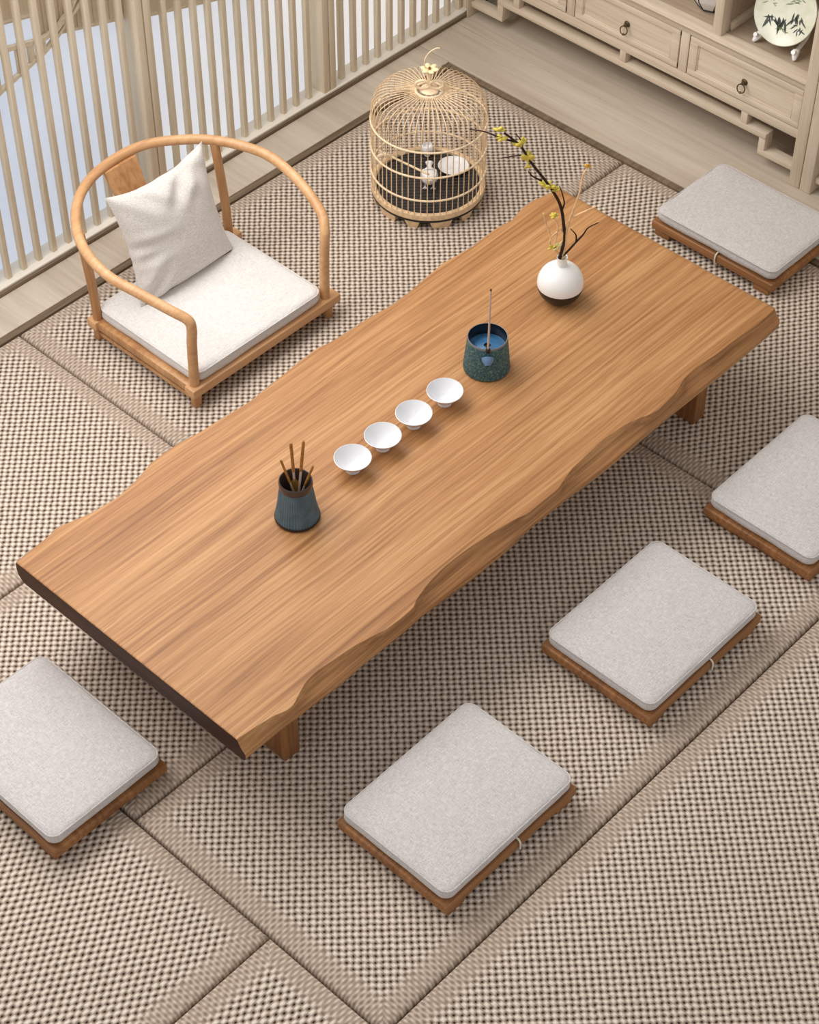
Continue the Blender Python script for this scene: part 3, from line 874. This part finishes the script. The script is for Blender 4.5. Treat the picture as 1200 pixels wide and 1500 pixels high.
dish = bmesh.new()
lathe(dish, [(0, 0), (.030, 0), (.046, .006), (.0505, .0135), (.049, .0145), (.044, .009), (.028, .005), (.004, .005), (.0035, .0046), (0, .0046)], 48)
tag(put('feed_dish', dish, M_porc, None, True, (1.145, .785, .0475)), 'flat white porcelain dish lying on the black birdcage tray', 'dish')
cup_ = thing('feed_cup', 'tiny white flower-shaped cup hung inside the back bars of the birdcage', 'cup', (1.139, .895, .048))
bm = bmesh.new()
lathe(bm, [(0, .004), (.010, .006), (.0185, .016), (.0205, .028), (.0180, .040), (.0155, .042), (.0165, .030), (0, .012)], 40, 0, 0, 5, .05); put('bowl', bm, M_porc, cup_)
bm = bmesh.new(); lathe(bm, [(0, 0), (.010, 0), (.0095, .006), (0, .006)], 20); put('foot', bm, M_porc, cup_)

bird = thing('bird_figurine', 'small white porcelain bird standing inside the birdcage', 'figurine', (1.018, .775, .0475))
bp = bmesh.new()
F = TOC.normalized(); Zv = Vector((0, 0, 1))
def ell(bm, c, rx, ry, rz, rot=0, tiltx=0):
    b2 = bmesh.new(); bmesh.ops.create_icosphere(b2, subdivisions=3, radius=1)
    bmesh.ops.scale(b2, verts=b2.verts, vec=(rx, ry, rz))
    bmesh.ops.rotate(b2, verts=b2.verts, cent=(0, 0, 0), matrix=Matrix.Rotation(rot, 3, 'Z') @ Matrix.Rotation(tiltx, 3, 'Y'))
    bmesh.ops.translate(b2, verts=b2.verts, vec=c); merge(bm, b2)
# body as one swept surface from tail through breast to head
path = catmull([-F*.046+Zv*.064, -F*.033+Zv*.058, -F*.016+Zv*.050, F*.002+Zv*.046, F*.014+Zv*.050, F*.021+Zv*.056, F*.024+Zv*.061], 6)
rad = []
ctrl = [.0130, .0075, .021, .0285, .0240, .0170, .003]
for i in range(len(path)):
    u = i/(len(path)-1)*(len(ctrl)-1); k = min(int(u), len(ctrl)-2); w = u-k
    w = w*w*(3-2*w); rad.append(ctrl[k]*(1-w)+ctrl[k+1]*w)
tube(bp, path, rad, 20)
put('body', bp, M_porc, bird)
bm = bmesh.new(); tube(bm, [F*.033+Zv*.050, F*.046+Zv*.045], [.0035, .0006], 8); put('beak', bm, plain('beak', (206, 160, 104), .5), bird)
for sgn in (1, -1):
    bm = bmesh.new(); ell(bm, F*.032+RGT*.009*sgn+Zv*.057, .002, .002, .002); put('eye', bm, M_black, bird)
    bm = bmesh.new(); ell(bm, -F*.006+RGT*.019*sgn+Zv*.049, .025, .007, .014, a0, -.25); put('wing', bm, M_porc, bird)
    bm = bmesh.new()
    tube(bm, [RGT*.010*sgn+Zv*.032, RGT*.013*sgn+Zv*.003], .0018, 6)
    for aa in (-.6, 0, .6):
        d = (F*math.cos(aa)+RGT*math.sin(aa)); tube(bm, [RGT*.013*sgn+Zv*.003, RGT*.013*sgn+Zv*.0018+d*.013], .0016, 6)
    put('leg', bm, M_porc, bird)

# ------------------------------------------------------------------ things on the table
TZ = ZTOP
def cup(x, y, lab, first=[None]):
    if first[0] is None:
        bm = bmesh.new()
        lathe(bm, [(0, .003), (.0155, .003), (.0165, 0), (.0195, 0), (.020, .0035), (.0185, .008), (.024, .0125), (.036, .026), (.0455, .039), (.0492, .0445), (.0478, .0450), (.0435, .0395), (.033, .026), (.020, .0135), (.008, .0095), (0, .009)], 64)
        o = put('tea_cup', bm, M_cup); first[0] = o
    else:
        o = first[0].copy(); COL.objects.link(o)
    o.location = (x, y, TZ); tag(o, lab, 'cup', 'white tea cups in a row')
cup(-.245, -.122, 'white flared tea cup in the row, the one nearest the ribbed pot of sticks')
cup(-.133, -.122, 'white flared tea cup in the row, second from the ribbed pot of sticks')
cup(-.016, -.123, 'white flared tea cup in the row, second from the teal incense burner')
cup(.103, -.125, 'white flared tea cup in the row, the one nearest the teal incense burner')

# vase
vase = thing('vase', 'round white vase with a black bottom standing near the far table end', 'vase', (.637, -.073, TZ))
R = .0655
prof = []
for k in range(0, 25):
    th = math.radians(-5+(83.5)*k/24); prof.append((R*math.cos(th), .0600+R*.99*math.sin(th)))
prof += [(.0150, .1285), (.0140, .136), (.0140, .146), (.0158, .1515), (.0154, .1525), (.0125, .151), (.0115, .140), (.0115, .11)]
bm = bmesh.new(); lathe(bm, prof, 64); put('body', bm, M_white, vase)
prof = [(0, .001), (.022, .001), (.024, 0), (.0275, .0006)]
for k in range(0, 9):
    th = math.radians(-62+57*k/8); prof.append((R*1.002*math.cos(th)+.0, .0600+R*.99*math.sin(th)))
prof += [(R*.95*math.cos(math.radians(-5)), .0600+R*.97*math.sin(math.radians(-5)))]
bm = bmesh.new(); lathe(bm, prof, 64); b_ = put('base', bm, M_black, vase); b_['label'] = 'black glazed bottom'

def branch(name, label, mat, segs, origin):
    t = thing(name, label, 'branch', origin)
    for i, (nm, pts, r0, r1) in enumerate(segs):
        # give the tracing a little depth of its own
        q = [Vector(p)-Vector(origin) for p in pts]
        c = catmull(q, 4); n_ = len(c)
        bm = bmesh.new(); tube(bm, c, [r0+(r1-r0)*k/(n_-1) for k in range(n_)], 8)
        put(nm, bm, mat, t)
    return t
BO = (.637, -.073, TZ+.150)
BZ = Vector(BO)
dark = branch('flowering_branch', 'tall dark bent branch with yellow blossoms rising from the white vase', M_bark, [
    ('stem', [(.639,-.074,.425),(.632,-.068,.458),(.639,-.075,.526),(.635,-.071,.578),(.629,-.065,.629),(.619,-.054,.67),(.597,-.03,.725),(.568,.002,.787),(.551,.019,.831),(.539,.033,.853),(.517,.056,.881)], .0052, .003),
    ('twig', [(.539,.033,.853),(.519,.054,.861),(.504,.07,.87),(.482,.094,.885),(.455,.123,.892)], .003, .0014),
    ('twig', [(.551,.019,.831),(.547,.024,.859),(.537,.035,.879)], .0026, .0012),
    ('twig', [(.552,.018,.811),(.535,.037,.807),(.512,.061,.80)], .0022, .0012),
    ('twig', [(.589,-.022,.727),(.572,-.003,.742),(.564,.006,.758)], .003, .0014),
    ('twig', [(.629,-.065,.629),(.633,-.069,.652),(.628,-.064,.684),(.622,-.057,.711)], .0026, .0012)], BO)
branch('dark_twig', 'short dark forked twig leaning right in the white vase', M_bark, [
    ('stem', [(.641,-.077,.425),(.634,-.070,.462),(.644,-.081,.483),(.661,-.098,.519),(.672,-.111,.545),(.681,-.12,.569),(.699,-.14,.588)], .0042, .0014),
    ('side_shoot', [(.661,-.098,.519),(.659,-.097,.545),(.648,-.085,.566)], .0028, .0012)], BO)
pale = branch('pale_twig', 'slender pale twig standing upright to the right of the flowering branch', M_twig, [
    ('stem', [(.634,-.075,.425),(.637,-.073,.463),(.641,-.077,.507),(.64,-.077,.545),(.645,-.081,.592),(.651,-.088,.629),(.66,-.098,.694),(.663,-.101,.743),(.669,-.108,.77)], .0046, .0022),
    ('side_shoot', [(.649,-.086,.604),(.669,-.107,.622),(.691,-.132,.643)], .0034, .0018),
    ('side_shoot', [(.641,-.077,.535),(.629,-.065,.568)], .003, .0016)], BO)
pale2 = branch('pale_twig', 'short pale forked twig leaning left in the white vase', M_twig, [
    ('stem', [(.640,-.068,.43),(.636,-.070,.466),(.612,-.047,.511),(.613,-.047,.535),(.602,-.036,.582),(.596,-.029,.619)], .0036, .0018),
    ('side_shoot', [(.613,-.047,.535),(.628,-.064,.563)], .003, .0016),
    ('side_shoot', [(.620,-.055,.50),(.624,-.060,.57),(.615,-.05,.606)], .003, .0016)], BO)
rf = random.Random(11)
def blossom(parent, p, size, mat):
    bm = bmesh.new()
    for k in range(6):
        an = 2*PI*k/6+rf.uniform(0, .5); el = rf.uniform(-.2, .9)
        b2 = bmesh.new(); bmesh.ops.create_icosphere(b2, subdivisions=2, radius=1)
        bmesh.ops.scale(b2, verts=b2.verts, vec=(size*.55, size*.40, size*.22))
        bmesh.ops.translate(b2, verts=b2.verts, vec=(size*.55, 0, 0))
        bmesh.ops.rotate(b2, verts=b2.verts, cent=(0, 0, 0), matrix=Matrix.Rotation(an, 3, 'Z') @ Matrix.Rotation(-el, 3, 'Y'))
        merge(bm, b2)
    b2 = bmesh.new(); bmesh.ops.create_icosphere(b2, subdivisions=1, radius=size*.25); merge(bm, b2)
    q = Vector(p)-Vector(BO)
    bmesh.ops.rotate(bm, verts=bm.verts, cent=(0, 0, 0), matrix=Matrix.Rotation(rf.uniform(.2, .9), 3, 'Y') @ Matrix.Rotation(rf.uniform(-.9, -.2), 3, 'X'))
    bmesh.ops.translate(bm, verts=bm.verts, vec=q)
    put('blossom', bm, mat, parent)
for p, s in (((.508,.066,.888),.015),((.514,.059,.863),.015),((.547,.023,.842),.020),((.562,.007,.800),.019),((.563,.006,.772),.009),((.596,-.029,.710),.018),((.606,-.039,.704),.017),((.618,-.052,.694),.013)): blossom(dark, p, s*1.12, M_petal)
blossom(pale2, (.616, -.051, .606), .014, M_petal)
blossom(pale2, (.618, -.052, .499), .014, M_petal)
blossom(pale2, (.630, -.066, .502), .018, M_petalc)
blossom(pale, (.669, -.108, .773), .011, M_petalo)

# ribbed pot with tea tools
pot = thing('tool_pot', 'tapered ribbed slate-blue pot holding brown tea sticks', 'pot', (-.461, -.137, TZ))
bm = bmesh.new()
lathe(bm, [(.040, .1125), (.0413, .108), (.0435, .095), (.050, .045), (.0565, .012), (.0575, .008)], 276, 0, 0, 46, .014)
put('body', bm, M_rib, pot)
bm = bmesh.new(); lathe(bm, [(0, .004), (.053, 0), (.0565, .002), (.0585, .006), (.0582, .010), (.0568, .012), (.04, .012), (0, .012)], 64); put('foot_ring', bm, M_black, pot)
bm = bmesh.new(); lathe(bm, [(.0405, .1105), (.0425, .113), (.0432, .122), (.0425, .131), (.0410, .1335), (.0392, .132), (.0385, .122), (.040, .06), (.046, .02), (0, .018)], 64)
nk = put('neck', bm, plain('dark_bronze_glaze', (70, 56, 52), .35, 0, .5), pot); nk['label'] = 'dark bronze rim and inside'
tools = [
    ((-.455,-.151,.335), (-.484,-.112,.518), .0032, 'brown tea stick in the ribbed pot, leaning left', 'stick'),
    ((-.458,-.134,.335), (-.4655,-.132,.577), .0042, 'long brown tea stick in the ribbed pot, left of the two tall ones', 'stick'),
    ((-.462,-.138,.335), (-.444,-.155,.584), .0042, 'long brown tea stick in the ribbed pot, right of the two tall ones', 'stick'),
    ((-.467,-.130,.335), (-.430,-.170,.497), .0032, 'short brown tea stick in the ribbed pot, leaning right', 'stick'),
]
M_tool = plain('dark_bamboo', (160, 108, 50), .5, 0, .4, .15, 120)
M_steel = plain('tool_shaft', (204, 180, 164), .35, .1)
for a, b, r, lab, cat in tools:
    a, b = Vector(a), Vector(b)
    t = thing('tea_tool', lab, cat, a, 0, 'tea tools in the ribbed pot')
    d = b-a; m_ = d*.60
    bm = bmesh.new(); tube(bm, [Vector((0, 0, 0)), m_], r*.75, 8); put('shaft', bm, M_steel, t)
    bm = bmesh.new(); tube(bm, [m_*.98, d*.97, d], [r, r, r*.8], 10); put('handle', bm, M_tool, t)
t = thing('tea_scoop', 'golden leaf-shaped tea scoop between the sticks in the ribbed pot', 'scoop', (-.463, -.140, .335))
bm = bmesh.new()
SD = Vector((.0, .0, .1)) ; top_ = Vector((.0, .004, .118))
rows = []
for k in range(11):
    u = k/10; w = .0035+.0095*math.sin(PI*u)**.8 if u > .0 else .0035
    w = max(.0022, w*(1 if u < .95 else .5)); c = top_*(.55+.45*u)
    rows.append([bm.verts.new(c+RGT*w*sx-TOC*(.002*(1-abs(sx)))+TOC*dy) for sx, dy in ((-1, 0), (0, 0), (1, 0), (0, .0016))])
for A, B in zip(rows, rows[1:]):
    for k in range(4): bm.faces.new((A[k], A[(k+1) % 4], B[(k+1) % 4], B[k]))
bm.faces.new(rows[0][::-1]); bm.faces.new(rows[-1]); bmesh.ops.recalc_face_normals(bm, faces=bm.faces)
put('blade', bm, plain('golden_brass', (206, 154, 66), .3, .6), t)
bm = bmesh.new(); tube(bm, [Vector((0, 0, 0)), top_*.6], .002, 8); put('shaft', bm, M_tool, t)

# incense burner
IX, IY = .285, -.112
inc = thing('incense_burner', 'teal speckled ceramic incense burner with a blue top', 'incense burner', (IX, IY, TZ))
bm = bmesh.new(); lathe(bm, [(0, .001), (.060, .001), (.0635, .003), (.0645, .008), (.062, .035), (.0575, .08), (.0545, .105)], 80)
put('body', bm, M_speck, inc)
bm = bmesh.new(); lathe(bm, [(.0545, .1045), (.0548, .109), (.0538, .1112), (.0525, .1108)], 80)
rm = put('rim', bm, plain('bare_rim', (118, 118, 120), .4), inc); rm['label'] = 'thin pale unglazed rim'
bm = bmesh.new(); lathe(bm, [(.0526, .1108), (.0518, .1095), (.0515, .09), (.0520, .072)], 80); put('inner_wall', bm, plain('dark_navy_glaze', (18, 22, 34), .3), inc)
bm = bmesh.new(); lathe(bm, [(.0540, .0745), (.0505, .0745), (.046, .0735), (.030, .0765), (.0095, .079), (.0085, .074), (0, .072)], 64)
put('blue_top', bm, M_glazeblue, inc)
bm = bmesh.new(); lathe(bm, [(0, .0735), (.0088, .0745), (.0092, .0785), (.0075, .0805), (.006, .0765), (0, .0760)], 24); put('centre_hole', bm, M_black, inc)
bm = bmesh.new()
base = TOC*.0545+Zv*.076
tube(bm, [base+Zv*.004, base+TOC*.008-Zv*.001, base+TOC*.013-Zv*.005, base+TOC*.0165-Zv*.008], [.0175, .0150, .0105, .0080], 24)
put('spout', bm, plain('slate_blue', (92, 124, 158), .3), inc)
bm = bmesh.new(); tube(bm, [base+TOC*.0158-Zv*.0074, base+TOC*.0172-Zv*.0086], .0048, 14); put('spout_hole', bm, M_black, inc)
sp = TOC*.0525
bm = bmesh.new(); lathe(bm, [(0, .100), (.006, .100), (.0068, .108), (.006, .1135), (0, .1135)], 16, sp.x, sp.y); put('stick_socket', bm, M_black, inc)
st_ = bmesh.new(); tube(st_, [Vector((0, 0, 0)), Vector((.0008, 0, .2))], [.0030, .0024], 8)
ick = thing('incense_stick', 'thin upright incense stick standing in the teal burner', 'incense stick', (IX+sp.x, IY+sp.y, TZ+.1135))
put('shaft', st_, M_stick, ick)
bm = bmesh.new(); tube(bm, [Vector((.0008, 0, .2)), Vector((.0008, 0, .2055))], .0023, 8); put('tip', bm, M_black, ick)

# ------------------------------------------------------------------ light
world = bpy.data.worlds.new('World'); scene.world = world; world.use_nodes = True
bg = world.node_tree.nodes['Background']; bg.inputs[0].default_value = (1.0, .978, .955, 1); bg.inputs[1].default_value = .63
def area(name, loc, target, sx, sy, power, col):
    L = bpy.data.lights.new(name, 'AREA'); L.shape = 'RECTANGLE'; L.size = sx; L.size_y = sy
    L.energy = power; L.color = col
    o = bpy.data.objects.new(name, L); COL.objects.link(o); o.location = loc
    o.rotation_euler = (Vector(target)-Vector(loc)).to_track_quat('-Z', 'Y').to_euler()
    return o
area('added_key_light', (-.45, 1.22, 2.35), (-.2, .1, .1), 3.4, 1.2, 80, (1.0, .97, .94))  # added soft key lamp, out of view above the screen; no window there

# ------------------------------------------------------------------ camera
cam = bpy.data.cameras.new('camera'); co = bpy.data.objects.new('camera', cam); COL.objects.link(co)
cam.sensor_fit = 'VERTICAL'; cam.sensor_height = 36; cam.lens = 36*2929.8/1500; cam.clip_start = .05; cam.clip_end = 60
r = Vector((.6843075537, -.7291823445, .0040348912)); u = Vector((.5284635278, .4997387459, .6862852800)); w = Vector((.5024435010, .4674979083, -.7273212729))
mw = Matrix((r, u, -w)).transposed().to_4x4(); mw.translation = Vector((-2.8, -2.7, 4.0))
co.matrix_world = mw
scene.camera = co
vs_ = scene.view_settings
vs_.view_transform = 'Standard'; vs_.look = 'None'; vs_.exposure = 0; vs_.gamma = 1; vs_.use_curve_mapping = False
